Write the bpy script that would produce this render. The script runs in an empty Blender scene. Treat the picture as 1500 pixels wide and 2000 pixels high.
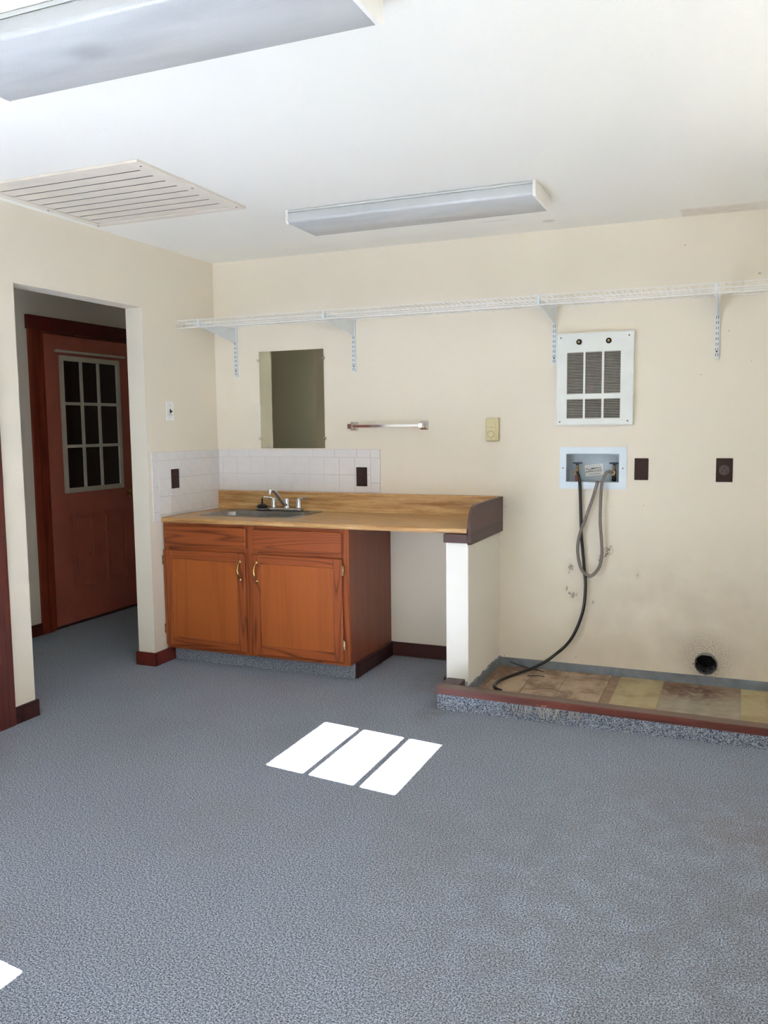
import bpy, bmesh, math, random
from mathutils import Vector, Matrix, Quaternion
random.seed(7)
sc = bpy.context.scene
COL = sc.collection

# ------------------------------------------------------------------ camera
cam_d = bpy.data.cameras.new('camera')
cam = bpy.data.objects.new('camera', cam_d)
COL.objects.link(cam)
yaw, pitch, roll = math.radians(22.72031), math.radians(5.70928), math.radians(-0.64924)
fw = Vector((-math.sin(yaw)*math.cos(pitch), math.cos(yaw)*math.cos(pitch), -math.sin(pitch)))
r0 = Vector((math.cos(yaw), math.sin(yaw), 0)); u0 = r0.cross(fw)
cr, sr = math.cos(roll), math.sin(roll)
rt = cr*r0 + sr*u0; up = -sr*r0 + cr*u0
M = Matrix((rt, up, -fw)).transposed().to_4x4()
M.translation = Vector((3.15396, -4.73652, 1.39006))
cam.matrix_world = M
cam_d.sensor_fit = 'HORIZONTAL'; cam_d.sensor_width = 36.0
cam_d.lens = 36.0*1666.0/1500.0
cam_d.clip_start = 0.05
sc.camera = cam

# ------------------------------------------------------------------ exposure, sky, sun, window portals
sc.view_settings.view_transform = 'Standard'
sc.view_settings.look = 'None'
sc.view_settings.exposure = -0.24
sc.view_settings.gamma = 1.0
sc.view_settings.use_curve_mapping = False
sc.cycles.use_denoising = True
sc.cycles.max_bounces = 14
sc.cycles.diffuse_bounces = 10
sc.cycles.sample_clamp_indirect = 20

XR, YR, H = 3.95, -6.3, 2.44          # right wall, rear wall, ceiling height
world = bpy.data.worlds.new('sky'); sc.world = world; world.use_nodes = True
bg = world.node_tree.nodes['Background']
bg.inputs[0].default_value = (0.80, 0.91, 1.0, 1)
bg.inputs[1].default_value = 5.2

sun_d = bpy.data.lights.new('sun', 'SUN'); sun = bpy.data.objects.new('sun', sun_d); COL.objects.link(sun)
sun_d.energy = 520.0; sun_d.angle = math.radians(0.25); sun_d.color = (0.98, 0.99, 1.0)
SUND = Vector((-0.9914, 0.131, -0.60))
sun.rotation_euler = SUND.to_track_quat('-Z', 'Y').to_euler()
sun.location = (8, -3, 6)

WIN_A = (-2.134, -1.568, 1.187, 1.640)   # y0 y1 z0 z1, right wall, three light rows
WIN_B = (-4.70, -3.515, 1.491, 2.32)     # right wall, farther back
WIN_D = (-6.05, -5.55, 1.6, 2.20)       # right wall, behind the camera
WIN_C = (0.15, 1.00, 0.95, 2.05)            # x0 x1 z0 z1, rear wall
WIN_H_ADDED = (-1.0, -0.42, 1.0, 2.05)         # x0 x1 z0 z1, unseen opening added at the hall's near end to brighten it
def portal(loc, d, w, h):
    l = bpy.data.lights.new('window_portal', 'AREA'); l.shape = 'RECTANGLE'; l.size = w; l.size_y = h
    l.energy = 1.0; l.cycles.is_portal = True
    o = bpy.data.objects.new('window_portal', l); COL.objects.link(o); o.location = loc
    o.rotation_euler = Vector(d).to_track_quat('-Z', 'Y').to_euler()
    return o
for (a, b, c, d) in (WIN_A, WIN_B, WIN_D):
    portal((XR+0.14, (a+b)/2, (c+d)/2), (-1, 0, 0), (b-a), (d-c))
portal(((WIN_C[0]+WIN_C[1])/2, YR-0.14, (WIN_C[2]+WIN_C[3])/2), (0, 1, 0), WIN_C[1]-WIN_C[0], WIN_C[3]-WIN_C[2])

portal(((WIN_H_ADDED[0]+WIN_H_ADDED[1])/2, -5.02, (WIN_H_ADDED[2]+WIN_H_ADDED[3])/2), (0, 1, 0), WIN_H_ADDED[1]-WIN_H_ADDED[0], WIN_H_ADDED[3]-WIN_H_ADDED[2])

# ------------------------------------------------------------------ material helpers
def lin(c):
    def f(v):
        v = v/255.0
        return v/12.92 if v <= 0.04045 else ((v+0.055)/1.055)**2.4
    return (f(c[0]), f(c[1]), f(c[2]), 1.0)

class NT:
    def __init__(s, name):
        s.m = bpy.data.materials.new(name); s.m.use_nodes = True
        s.t = s.m.node_tree; s.b = s.t.nodes['Principled BSDF']
    def n(s, typ, **kw):
        nd = s.t.nodes.new(typ)
        for k, v in kw.items():
            setattr(nd, k, v)
        return nd
    def l(s, a, b): s.t.links.new(a, b)
    def coord(s, kind='Object', scale=(1, 1, 1), rnd=False, loc=(0, 0, 0)):
        if kind == 'World':
            src = s.n('ShaderNodeNewGeometry').outputs['Position']
        else:
            src = s.n('ShaderNodeTexCoord').outputs[kind]
        if rnd:
            oi = s.n('ShaderNodeObjectInfo')
            mu = s.n('ShaderNodeMath', operation='MULTIPLY'); s.l(oi.outputs['Random'], mu.inputs[0]); mu.inputs[1].default_value = 37.0
            ad = s.n('ShaderNodeVectorMath', operation='ADD'); s.l(src, ad.inputs[0]); s.l(mu.outputs[0], ad.inputs[1]); src = ad.outputs[0]
        mp = s.n('ShaderNodeMapping'); mp.inputs['Scale'].default_value = scale; mp.inputs['Location'].default_value = loc
        s.l(src, mp.inputs['Vector'])
        return mp.outputs[0]
    def noise(s, vec, scale, detail=3, rough=0.5, dist=0.0):
        nd = s.n('ShaderNodeTexNoise'); nd.inputs['Scale'].default_value = scale
        nd.inputs['Detail'].default_value = detail; nd.inputs['Roughness'].default_value = rough; nd.inputs['Distortion'].default_value = dist
        if vec: s.l(vec, nd.inputs['Vector'])
        return nd.outputs['Fac']
    def ramp(s, fac, stops, interp='LINEAR'):
        nd = s.n('ShaderNodeValToRGB'); cr_ = nd.color_ramp; cr_.interpolation = interp
        while len(cr_.elements) < len(stops): cr_.elements.new(0.5)
        for e, (p, c) in zip(cr_.elements, stops):
            e.position = p; e.color = lin(c) if len(c) == 3 else c
        s.l(fac, nd.inputs[0]); return nd.outputs[0]
    def mix(s, fac, a, b, mode='MIX'):
        nd = s.n('ShaderNodeMix', data_type='RGBA', blend_type=mode)
        for sock, v in ((nd.inputs[0], fac), (nd.inputs[6], a), (nd.inputs[7], b)):
            if isinstance(v, (int, float)): sock.default_value = v
            elif isinstance(v, tuple): sock.default_value = lin(v) if len(v) == 3 else v
            else: s.l(v, sock)
        return nd.outputs[2]
    def math(s, op, a, b=0.0, clamp=False):
        nd = s.n('ShaderNodeMath', operation=op, use_clamp=clamp)
        for sock, v in ((nd.inputs[0], a), (nd.inputs[1], b)):
            if isinstance(v, (int, float)): sock.default_value = v
            else: s.l(v, sock)
        return nd.outputs[0]
    def maprange(s, v, a, b, c=0.0, d=1.0, smooth=True):
        nd = s.n('ShaderNodeMapRange'); nd.interpolation_type = 'SMOOTHSTEP' if smooth else 'LINEAR'
        s.l(v, nd.inputs[0])
        for i, x in zip((1, 2, 3, 4), (a, b, c, d)): nd.inputs[i].default_value = x
        return nd.outputs[0]
    def blob(s, c, r, inner=0.3):
        g = s.n('ShaderNodeNewGeometry').outputs['Position']
        sb = s.n('ShaderNodeVectorMath', operation='SUBTRACT'); s.l(g, sb.inputs[0]); sb.inputs[1].default_value = c
        dv = s.n('ShaderNodeVectorMath', operation='DIVIDE'); s.l(sb.outputs[0], dv.inputs[0]); dv.inputs[1].default_value = r
        ln = s.n('ShaderNodeVectorMath', operation='LENGTH'); s.l(dv.outputs[0], ln.inputs[0])
        return s.maprange(ln.outputs['Value'], inner, 1.0, 1.0, 0.0)
    def base(s, c):
        if isinstance(c, tuple): s.b.inputs['Base Color'].default_value = lin(c) if len(c) == 3 else c
        else: s.l(c, s.b.inputs['Base Color'])
    def props(s, rough=0.5, metal=0.0, spec=0.5, coat=0.0):
        s.b.inputs['Roughness'].default_value = rough; s.b.inputs['Metallic'].default_value = metal
        s.b.inputs['Specular IOR Level'].default_value = spec; s.b.inputs['Coat Weight'].default_value = coat
        if coat: s.b.inputs['Coat Roughness'].default_value = 0.15
    def bump(s, h, strength=0.3, dist=0.002):
        nd = s.n('ShaderNodeBump'); nd.inputs['Strength'].default_value = strength; nd.inputs['Distance'].default_value = dist
        s.l(h, nd.inputs['Height']); s.l(nd.outputs[0], s.b.inputs['Normal'])

def plain(name, col, rough=0.5, metal=0.0, var=0.06, scale=30, spec=0.5, coat=0.0, bump=0.0, bscale=150):
    m = NT(name); v = m.coord()
    f = m.noise(v, scale, 3)
    dark = tuple(max(0, c*(1-var)) for c in col)
    m.base(m.ramp(f, [(0.3, dark), (0.7, col)])); m.props(rough, metal, spec, coat)
    if bump: m.bump(m.noise(v, bscale, 3), bump, 0.002)
    return m.m

WALLC = (229, 221, 205)
def wall_mat(name, col, marks=None):
    m = NT(name); v = m.coord('World')
    c = m.mix(m.noise(v, 1.3, 2), tuple(int(x*0.975) for x in col), col)
    if marks: c = marks(m, c, v)
    m.base(c); m.props(0.75, spec=0.25)
    h = m.noise(v, 95, 3, 0.55)
    m.bump(h, 0.22, 0.003)
    return m.m

def back_marks(m, c, v):
    spots = [((2.50, 0, .700), (.055, 1, .055)), ((2.455, 0, .655), (.03, 1, .05)), ((2.478, 0, .675), (.03, 1, .04)), ((2.295, 0, .595), (.035, 1, .05)),
             ((2.275, 0, .478), (.014, 1, .03)), ((2.31, 0, .445), (.05, 1, .04)), ((2.655, 0, .578), (.022, 1, .04)), ((2.42, 0, .41), (.014, 1, .02))]
    k = None
    for cc, rr in spots:
        b = m.blob(cc, tuple(1.45*q if q < 1 else 1 for q in rr), 0.0)
        k = b if k is None else m.math('MAXIMUM', k, b)
    streak = m.noise(m.coord('World', (1, 1, .45)), 120, 4, 0.75)
    mixn = m.math('ADD', m.math('MULTIPLY', streak, 0.6), m.math('MULTIPLY', m.noise(v, 45, 3, 0.6), 0.4))
    fac = m.maprange(m.math('ADD', mixn, m.math('MULTIPLY', m.math('SUBTRACT', k, 1.0), 0.32)), 0.435, 0.505)
    c = m.mix(m.math('MULTIPLY', k, 0.10), c, (120, 112, 104))
    c = m.mix(m.math('MULTIPLY', fac, 0.75), c, (66, 61, 58))
    # sooty lint around the dryer duct
    g = m.blob((3.022, 0, .15), (.20, 1, .19), 0.25)
    gf = m.math('MULTIPLY', g, m.maprange(m.noise(v, 150, 4, 0.75), 0.38, 0.66))
    c = m.mix(m.math('MULTIPLY', gf, 0.75), c, (110, 96, 80))
    # grime low on the wall behind the machines
    low = m.blob((2.8, 0, .25), (1.1, 1, .75), 0.2)
    lf = m.math('MULTIPLY', low, m.maprange(m.noise(v, 3.5, 3, 0.6), 0.1, 0.8))
    c = m.mix(m.math('MULTIPLY', lf, 0.40), c, (165, 150, 130))
    # little nicks
    for (x, z, sx, sz) in ((3.215, 2.13, .010, .006), (3.06, 2.09, .004, .008), (3.14, 2.095, .004, .005), (2.24, 2.075, .004, .006), (2.86, 2.30, .005, .005), (3.08, 1.855, .005, .004),
                           (2.95, 1.64, .004, .004), (2.68, 0.955, .004, .004), (3.19, 1.70, .003, .003), (1.66, 1.40, .003, .003), (1.92, 0.93, .006, .003), (1.92, .06, .004, .006), (2.33, .09, .004, .006)):
        c = m.mix(m.math('MULTIPLY', m.blob((x, 0, z), (sx, 1, sz), 0.4), 0.55), c, (95, 88, 78))
    return c

def ceil_marks(m, c, v):
    # bare strip at the back edge that missed its last coat, some smudges, blotchy darker band along the back wall
    p = m.n('ShaderNodeSeparateXYZ'); m.l(v, p.inputs[0])
    ed = m.math('ADD', p.outputs[1], m.math('MULTIPLY', m.noise(v, 9, 3), 0.10))
    st = m.math('MULTIPLY', m.maprange(ed, -0.14, -0.08), m.math('MULTIPLY', m.maprange(p.outputs[0], 2.835, 2.85), m.maprange(p.outputs[0], 3.02, 3.30, 1.0, 0.45)))
    c = m.mix(m.math('MULTIPLY', st, m.maprange(m.noise(v, 14, 3), .25, .7, .25, .55)), c, (200, 182, 166))
    c = m.mix(m.math('MULTIPLY', m.blob((2.20, -.21, H), (.045, .04, 1), 0.5), 0.35), c, (165, 158, 148))
    c = m.mix(m.math('MULTIPLY', m.blob((1.95, -.33, H), (.12, .03, 1), 0.2), 0.18), c, (165, 158, 148))
    c = m.mix(m.math('MULTIPLY', m.math('MULTIPLY', m.blob((1.4, -.12, H), (1.6, .22, 1), 0.1), m.noise(v, 4, 4)), 0.25), c, (190, 182, 170))
    return c

M_WALL = wall_mat('wall_beige', WALLC)
M_BACK = wall_mat('wall_back_beige', WALLC, back_marks)
M_WHITE = wall_mat('wall_white', (235, 232, 224))
M_CEIL = wall_mat('ceiling_white', (242, 240, 232), ceil_marks)

def carpet(name, warm=0.0):
    m = NT(name); v = m.coord('World')
    f1 = m.noise(v, 200, 2, 0.65); f2 = m.noise(v, 430, 1, 0.5)
    f = m.math('ADD', m.math('MULTIPLY', f1, 0.65), m.math('MULTIPLY', f2, 0.35))
    c = m.ramp(f, [(0.38, (36, 43, 56)), (0.46, (98, 108, 125)), (0.52, (143, 152, 168)), (0.60, (194, 200, 211))])
    big = m.maprange(m.noise(v, 1.7, 4, 0.6), 0.42, 0.72)
    c = m.mix(m.math('MULTIPLY', big, 0.16), c, (112, 100, 88))
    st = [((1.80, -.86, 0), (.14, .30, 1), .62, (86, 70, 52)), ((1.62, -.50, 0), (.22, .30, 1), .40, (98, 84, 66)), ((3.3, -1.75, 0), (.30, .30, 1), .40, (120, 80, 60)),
          ((2.9, -1.55, 0), (.8, .5, 1), .22, (120, 98, 84)), ((3.15, -2.5, 0), (1.5, 1.6, 1), .55, (92, 86, 76)), ((1.55, -2.45, 0), (.40, .20, 1), .15, (110, 92, 80)), ((.62, -1.75, 0), (.35, .25, 1), .15, (105, 90, 80))]  # broad right-hand blob: traffic dirt plus dimmer, less blue light painted in
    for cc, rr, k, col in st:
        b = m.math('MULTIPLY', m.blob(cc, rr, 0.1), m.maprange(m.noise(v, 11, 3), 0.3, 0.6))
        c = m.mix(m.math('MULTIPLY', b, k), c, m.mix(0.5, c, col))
    c = m.mix(1.0, c, (0.85, 0.845, 0.84, 1.0), 'MULTIPLY')
    m.base(c); m.props(0.95, spec=0.05)
    m.b.inputs['Sheen Weight'].default_value = 0.22; m.b.inputs['Sheen Roughness'].default_value = 0.45; m.b.inputs['Sheen Tint'].default_value = (0.80, 0.86, 0.95, 1)
    m.bump(f, 0.3, 0.003)
    return m.m
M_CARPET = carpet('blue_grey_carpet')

def oak(name, axis, light, mid, dark, rough=0.45, cathedral=32.0, stretch=0.09, coat=0.03, bw=0.5):
    m = NT(name)
    s = [1.0, 1.0, 1.0]; s[axis] = stretch
    v = m.coord('Object', tuple(s), rnd=True)
    n = m.noise(v, 5.5, 2, 0.45, 0.2)
    bands = m.maprange(m.math('PINGPONG', m.math('MULTIPLY', n, cathedral), 1.0), 0.0, 0.45)
    s2 = [1.0, 1.0, 1.0]; s2[axis] = 0.02
    v2 = m.coord('Object', tuple(s2), rnd=True)
    pores = m.noise(v2, 260, 3, 0.65)
    f = m.math('ADD', m.math('MULTIPLY', bands, bw), m.math('MULTIPLY', pores, 1.0-bw))
    c = m.ramp(f, [(0.12, dark), (0.38, mid), (0.85, light)])
    blot = m.noise(m.coord('Object', (1, 1, 1), rnd=True), 4, 3)
    c = m.mix(m.math('MULTIPLY', m.maprange(blot, .35, .75), 0.35), c, mid)
    m.base(c); m.props(rough, coat=coat, spec=0.25); m.bump(f, 0.10, 0.001)
    return m.m
OL, OM, OD = (146, 76, 38), (122, 59, 29), (78, 33, 16)
M_OAKV = oak('stained_oak_vertical', 2, OL, OM, OD)
M_OAKH = oak('stained_oak_horizontal', 0, OL, OM, OD)
M_OAKP = oak('stained_oak_panel', 2, (164, 90, 42), (148, 77, 34), (112, 53, 22), cathedral=12, stretch=0.05, bw=0.22)
M_OAKS = oak('stained_veneer_side', 2, (122, 68, 47), (108, 58, 40), (84, 42, 29), rough=0.35, cathedral=8, stretch=0.04, bw=0.2)
M_DARKW = oak('dark_stained_pine', 0, (64, 35, 31), (51, 27, 24), (36, 18, 17), rough=0.4, cathedral=8)
M_CASE_V = oak('mahogany_casing_vertical', 2, (128, 56, 32), (106, 43, 25), (74, 28, 17), rough=0.4, cathedral=8)
M_CASE_H = oak('mahogany_casing_horizontal', 1, (92, 36, 26), (74, 27, 20), (52, 18, 14), rough=0.35, cathedral=8)
M_PLUM = oak('plum_brown_board', 1, (82, 61, 58), (71, 52, 50), (52, 37, 36), rough=0.5, cathedral=5, coat=0.05)

def laminate():
    m = NT('woodgrain_laminate')
    v = m.coord('World', (0.05, 1, 1)); v2 = m.coord('World', (1.0, 1, 1))
    a = m.noise(v, 55, 4, 0.6); b = m.noise(v, 260, 2, 0.5); w = m.noise(v2, 160, 2, 0.5)
    f = m.math('ADD', m.math('MULTIPLY', a, 0.6), m.math('ADD', m.math('MULTIPLY', b, 0.25), m.math('MULTIPLY', w, 0.15)))
    m.base(m.ramp(f, [(0.36, (142, 100, 54)), (0.48, (176, 136, 86)), (0.60, (204, 168, 118))])); m.props(0.32, spec=0.4)
    return m.m
M_LAM = laminate()

def worn_trim():
    m = NT('worn_red_trim'); v = m.coord('World', (0.12, 1, 1))
    c = m.ramp(m.noise(v, 22, 4, 0.6), [(0.3, (70, 30, 23)), (0.6, (102, 45, 34)), (0.8, (122, 58, 42))])
    w = m.coord('World', (0.35, 1, 1)); c = m.mix(m.math('MULTIPLY', m.maprange(m.noise(w, 30, 5, 0.7), 0.62, 0.72), 0.6), c, (206, 160, 128))
    g = m.n('ShaderNodeNewGeometry'); sp = m.n('ShaderNodeSeparateXYZ'); m.l(g.outputs['True Normal'], sp.inputs[0])
    top = m.maprange(sp.outputs[2], 0.6, 0.9)      # walked-on face worn down to dull brown dirt
    c = m.mix(m.math('MULTIPLY', top, 0.85), c, m.ramp(m.noise(v, 30, 4), [(0.3, (92, 74, 64)), (0.7, (112, 92, 80))]))
    m.base(c); m.props(0.5); return m.m
M_TRIM = worn_trim()

def pan_mat(name, base, dirt, amt, seed):
    m = NT(name); v = m.coord('World', (1, 1, 1), loc=(seed, seed*0.7, 0))
    c = m.mix(m.noise(v, 26, 4), tuple(int(x*0.9) for x in base), base)
    d = m.maprange(m.noise(v, 6, 5, 0.65, 0.4), 0.40, 0.68)
    c = m.mix(m.math('MULTIPLY', d, amt), c, dirt)
    fl = m.maprange(m.noise(v, 48, 4, 0.7), 0.66, 0.72); c = m.mix(m.math('MULTIPLY', fl, 0.6), c, tuple(int(x*0.35) for x in dirt))
    c = m.mix(m.math('MULTIPLY', m.maprange(m.noise(m.coord('World', loc=(seed+5, 3, 0)), 40, 4, 0.7), 0.69, 0.73), 0.6), c, (208, 200, 184))
    m.base(c); m.props(0.6, spec=0.3); m.bump(m.noise(v, 60, 4), 0.2, 0.002); return m.m
M_TILE_TAN = pan_mat('tan_vinyl', (176, 154, 130), (98, 72, 54), 0.9, 1.0)
M_TILE_YEL = pan_mat('olive_yellow_vinyl', (176, 163, 126), (128, 108, 78), 0.55, 4.0)
def slab_mat():
    m = NT('stained_slab'); v = m.coord('World')
    c = m.ramp(m.noise(v, 14, 5, 0.65), [(0.3, (112, 88, 68)), (0.7, (150, 130, 108))])
    p = m.blob((3.05, -.40, 0), (.42, .42, 1), 0.4); c = m.mix(m.math('MULTIPLY', p, 0.8), c, m.ramp(m.noise(v, 20, 4), [(0.3, (140, 134, 116)), (0.7, (164, 158, 140))]))
    r = m.math('MULTIPLY', m.blob((2.95, -.14, 0), (.28, .20, 1), 0.25), m.maprange(m.noise(v, 17, 5, 0.7, 0.5), 0.36, 0.56)); c = m.mix(m.math('MULTIPLY', r, 0.85), c, (84, 44, 34))
    g = m.math('MULTIPLY', m.blob((1.98, -.2, 0), (.16, .5, 1), 0.3), 0.7); c = m.mix(g, c, (96, 66, 50))
    m.base(c); m.props(0.55, spec=0.3); m.bump(m.noise(v, 40, 4), 0.3, 0.003); return m.m
M_SLAB = slab_mat()

M_FLASH = plain('grey_flashing', (130, 138, 146), 0.45, 0.0, 0.18, 14, bump=0.15, bscale=40)
M_TILE = plain('white_glazed_tile', (226, 223, 222), 0.14, 0, 0.02, 20, spec=0.5)
M_GROUT = plain('grout', (212, 206, 200), 0.9)
M_STEEL = plain('brushed_steel', (150, 148, 144), 0.28, 1.0, 0.1, 40)
M_CHROME = plain('chrome', (214, 214, 216), 0.08, 1.0, 0.02, 10)
M_BRASS = plain('brass', (214, 178, 112), 0.22, 1.0, 0.1, 60)
M_BRASSD = plain('aged_brass', (178, 146, 104), 0.35, 1.0, 0.3, 60)
M_COPPER = plain('copper_pipe', (168, 92, 56), 0.4, 0.7, 0.3, 60)
M_BLACK = plain('black_rubber', (20, 19, 20), 0.42, 0, 0.2, 40)
M_HOSEG = plain('grey_hose_rubber', (122, 112, 104), 0.5, 0, 0.12, 60)
M_HOSEB = plain('black_hose_rubber', (26, 25, 26), 0.3, 0, 0.2, 60)
M_BROWN = plain('brown_bakelite', (50, 33, 29), 0.55, 0, 0.1, 30, spec=0.15)
M_BROWNL = plain('worn_brown_bakelite', (78, 62, 56), 0.4, 0, 0.1, 30, spec=0.4)
M_BROWND = plain('dark_slot', (14, 9, 8), 0.6)
M_ENAMEL = plain('white_enamel', (228, 232, 228), 0.4, 0, 0.03, 12)
M_SHELF = plain('white_vinyl_wire', (236, 236, 232), 0.4, 0, 0.03, 20)
M_BRACK = plain('white_bracket_steel', (222, 228, 230), 0.4, 0, 0.03, 20)
M_BOXPL = plain('pale_blue_plastic', (222, 234, 242), 0.35, 0, 0.03, 12)
M_BOXIN = plain('galvanised_grey_blue', (172, 184, 192), 0.4, 0.1, 0.08, 16)
M_DARK = plain('dark_void', (22, 21, 20), 0.8)
M_DUCT = plain('galvanised_duct', (150, 150, 148), 0.5, 0.1, 0.35, 40)
M_IVORY = plain('aged_ivory_plastic', (206, 194, 150), 0.45, 0, 0.05, 30)
M_SWITCH = plain('white_switch_plastic', (238, 238, 236), 0.35, 0, 0.02, 30)
M_GRILLE = plain('off_white_grille_paint', (226, 218, 204), 0.5, 0, 0.05, 8)
M_BLUEH = plain('dark_blue_handle', (24, 40, 66), 0.4, 0, 0.1, 40)
M_PAPER = plain('sticker_paper', (226, 226, 218), 0.7, 0, 0.03, 40)
M_INK = plain('black_ink', (24, 24, 26), 0.7)
M_DOOR = plain('terracotta_door_paint', (176, 100, 80), 0.45, 0, 0.06, 10, bump=0.1, bscale=60)
M_DOORW = plain('cream_lite_frame', (206, 200, 184), 0.5, 0, 0.04, 20)
M_DARKSHEET = plain('maroon_dark_sheet', (52, 20, 18), 0.8, 0, 0.1, 20)
M_FIXW = plain('white_fixture_steel', (238, 236, 230), 0.4, 0, 0.02, 12)
M_FIXG = plain('light_grey_fixture_rail', (196, 198, 196), 0.4, 0, 0.03, 12)
M_SLAT = plain('grey_beige_slats', (176, 168, 158), 0.5, 0, 0.1, 30)
M_SCREW = plain('screw_head', (120, 116, 110), 0.4, 0.6)
M_FRAY = plain('frayed_carpet_yarn', (176, 176, 172), 0.9, 0, 0.2, 60)
def lens_mat():
    m = NT('prismatic_lens'); v = m.coord('World', (1, 1, 1))
    w1 = m.n('ShaderNodeTexWave', wave_type='BANDS', bands_direction='DIAGONAL'); w1.inputs['Scale'].default_value = 70; m.l(v, w1.inputs['Vector'])
    mp = m.coord('World', (-1, 1, 1)); w2 = m.n('ShaderNodeTexWave', wave_type='BANDS', bands_direction='DIAGONAL'); w2.inputs['Scale'].default_value = 70; m.l(mp, w2.inputs['Vector'])
    h = m.math('ADD', w1.outputs['Fac'], w2.outputs['Fac'])
    smudge = m.maprange(m.noise(m.coord('World', (0.6, 2.2, 1)), 3.2, 3), 0.30, 0.62)
    c = m.mix(smudge, (176, 179, 180), (190, 193, 194)); c = m.mix(m.math('MULTIPLY', h, 0.09), c, (150, 152, 152))
    dd = m.blob((1.55, -2.86, 2.377), (.10, .06, 1), 0.1); c = m.mix(m.math('MULTIPLY', dd, 0.30), c, (110, 110, 110))
    m.base(c); m.props(0.25, spec=0.6); m.bump(h, 0.10, 0.002)
    return m.m
M_LENS = lens_mat()
def clear_glass():
    m = NT('window_glass'); t = m.t
    tr = m.n('ShaderNodeBsdfTransparent'); gl = m.n('ShaderNodeBsdfGlossy'); gl.inputs['Roughness'].default_value = 0.02
    fr = m.n('ShaderNodeFresnel'); fr.inputs['IOR'].default_value = 1.45
    mx = m.n('ShaderNodeMixShader'); m.l(fr.outputs[0], mx.inputs[0]); m.l(tr.outputs[0], mx.inputs[1]); m.l(gl.outputs[0], mx.inputs[2])
    m.l(mx.outputs[0], t.nodes['Material Output'].inputs['Surface']); return m.m
M_GLASS = clear_glass()
M_MIRROR = plain('mirror_silvering', (212, 212, 196), 0.02, 1.0, 0.01, 2)

# ------------------------------------------------------------------ geometry helpers
class MB:
    def __init__(s): s.bm = bmesh.new()
    def box(s, x0, x1, y0, y1, z0, z1, bev=0.0, seg=2, rot=None):
        t = bmesh.new()
        c = Vector(((x0+x1)/2, (y0+y1)/2, (z0+z1)/2))
        bmesh.ops.create_cube(t, size=1.0)
        for v in t.verts: v.co = Vector((v.co.x*abs(x1-x0), v.co.y*abs(y1-y0), v.co.z*abs(z1-z0)))
        if bev: bmesh.ops.bevel(t, geom=t.edges[:], offset=bev, segments=seg, affect='EDGES', profile=0.5)
        if rot:
            R = Matrix.Rotation(rot[1], 3, rot[0])
            for v in t.verts: v.co = R @ v.co
        for v in t.verts: v.co += c
        s.add(t); return s
    def add(s, t):
        me = bpy.data.meshes.new('tmp'); t.to_mesh(me); t.free(); s.bm.from_mesh(me); bpy.data.meshes.remove(me)
    def tube(s, pts, r, n=10, cap=True):
        pts = [Vector(p) for p in pts]; rs = r if isinstance(r, (list, tuple)) else [r]*len(pts)
        t = (pts[1]-pts[0]).normalized(); a = Vector((0, 0, 1)) if abs(t.z) < 0.9 else Vector((1, 0, 0))
        u = t.cross(a).normalized(); rings = []
        for i, p in enumerate(pts):
            d = (pts[min(i+1, len(pts)-1)]-pts[max(i-1, 0)])
            d = d.normalized() if d.length > 1e-9 else t
            q = t.rotation_difference(d); u = q @ u; t = d
            w = t.cross(u).normalized()
            rings.append([s.bm.verts.new(p+(u*math.cos(2*math.pi*k/n)+w*math.sin(2*math.pi*k/n))*rs[i]) for k in range(n)])
        for a_, b_ in zip(rings, rings[1:]):
            for k in range(n): s.bm.faces.new((a_[k], a_[(k+1) % n], b_[(k+1) % n], b_[k]))
        if cap: s.bm.faces.new(rings[0][::-1]); s.bm.faces.new(rings[-1])
        return s
    def prism(s, poly, axis, a, b):
        def P(u, v, w): return {0: (w, u, v), 1: (u, w, v), 2: (u, v, w)}[axis]
        A = [s.bm.verts.new(P(u, v, a)) for u, v in poly]; B = [s.bm.verts.new(P(u, v, b)) for u, v in poly]
        n = len(poly)
        s.bm.faces.new(A); s.bm.faces.new(B[::-1])
        for i in range(n): s.bm.faces.new((A[i], B[i], B[(i+1) % n], A[(i+1) % n]))
        return s
    def loft(s, rings, cap0=False, cap1=False, close=True):
        V = [[s.bm.verts.new(p) for p in r] for r in rings]; n = len(V[0])
        for a_, b_ in zip(V, V[1:]):
            for k in range(n if close else n-1): s.bm.faces.new((a_[k], a_[(k+1) % n], b_[(k+1) % n], b_[k]))
        if cap0: s.bm.faces.new(V[0][::-1])
        if cap1: s.bm.faces.new(V[-1])
        return s
    def lathe(s, c, axis, prof, n=20):
        """prof: (radius, offset along axis)"""
        c = Vector(c); ax = Vector(axis).normalized(); a = Vector((0, 0, 1)) if abs(ax.z) < 0.9 else Vector((1, 0, 0))
        u = ax.cross(a).normalized(); w = ax.cross(u)
        rings = [[c+ax*h+(u*math.cos(2*math.pi*k/n)+w*math.sin(2*math.pi*k/n))*max(r, 1e-4) for k in range(n)] for r, h in prof]
        return s.loft(rings, True, True)

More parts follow.
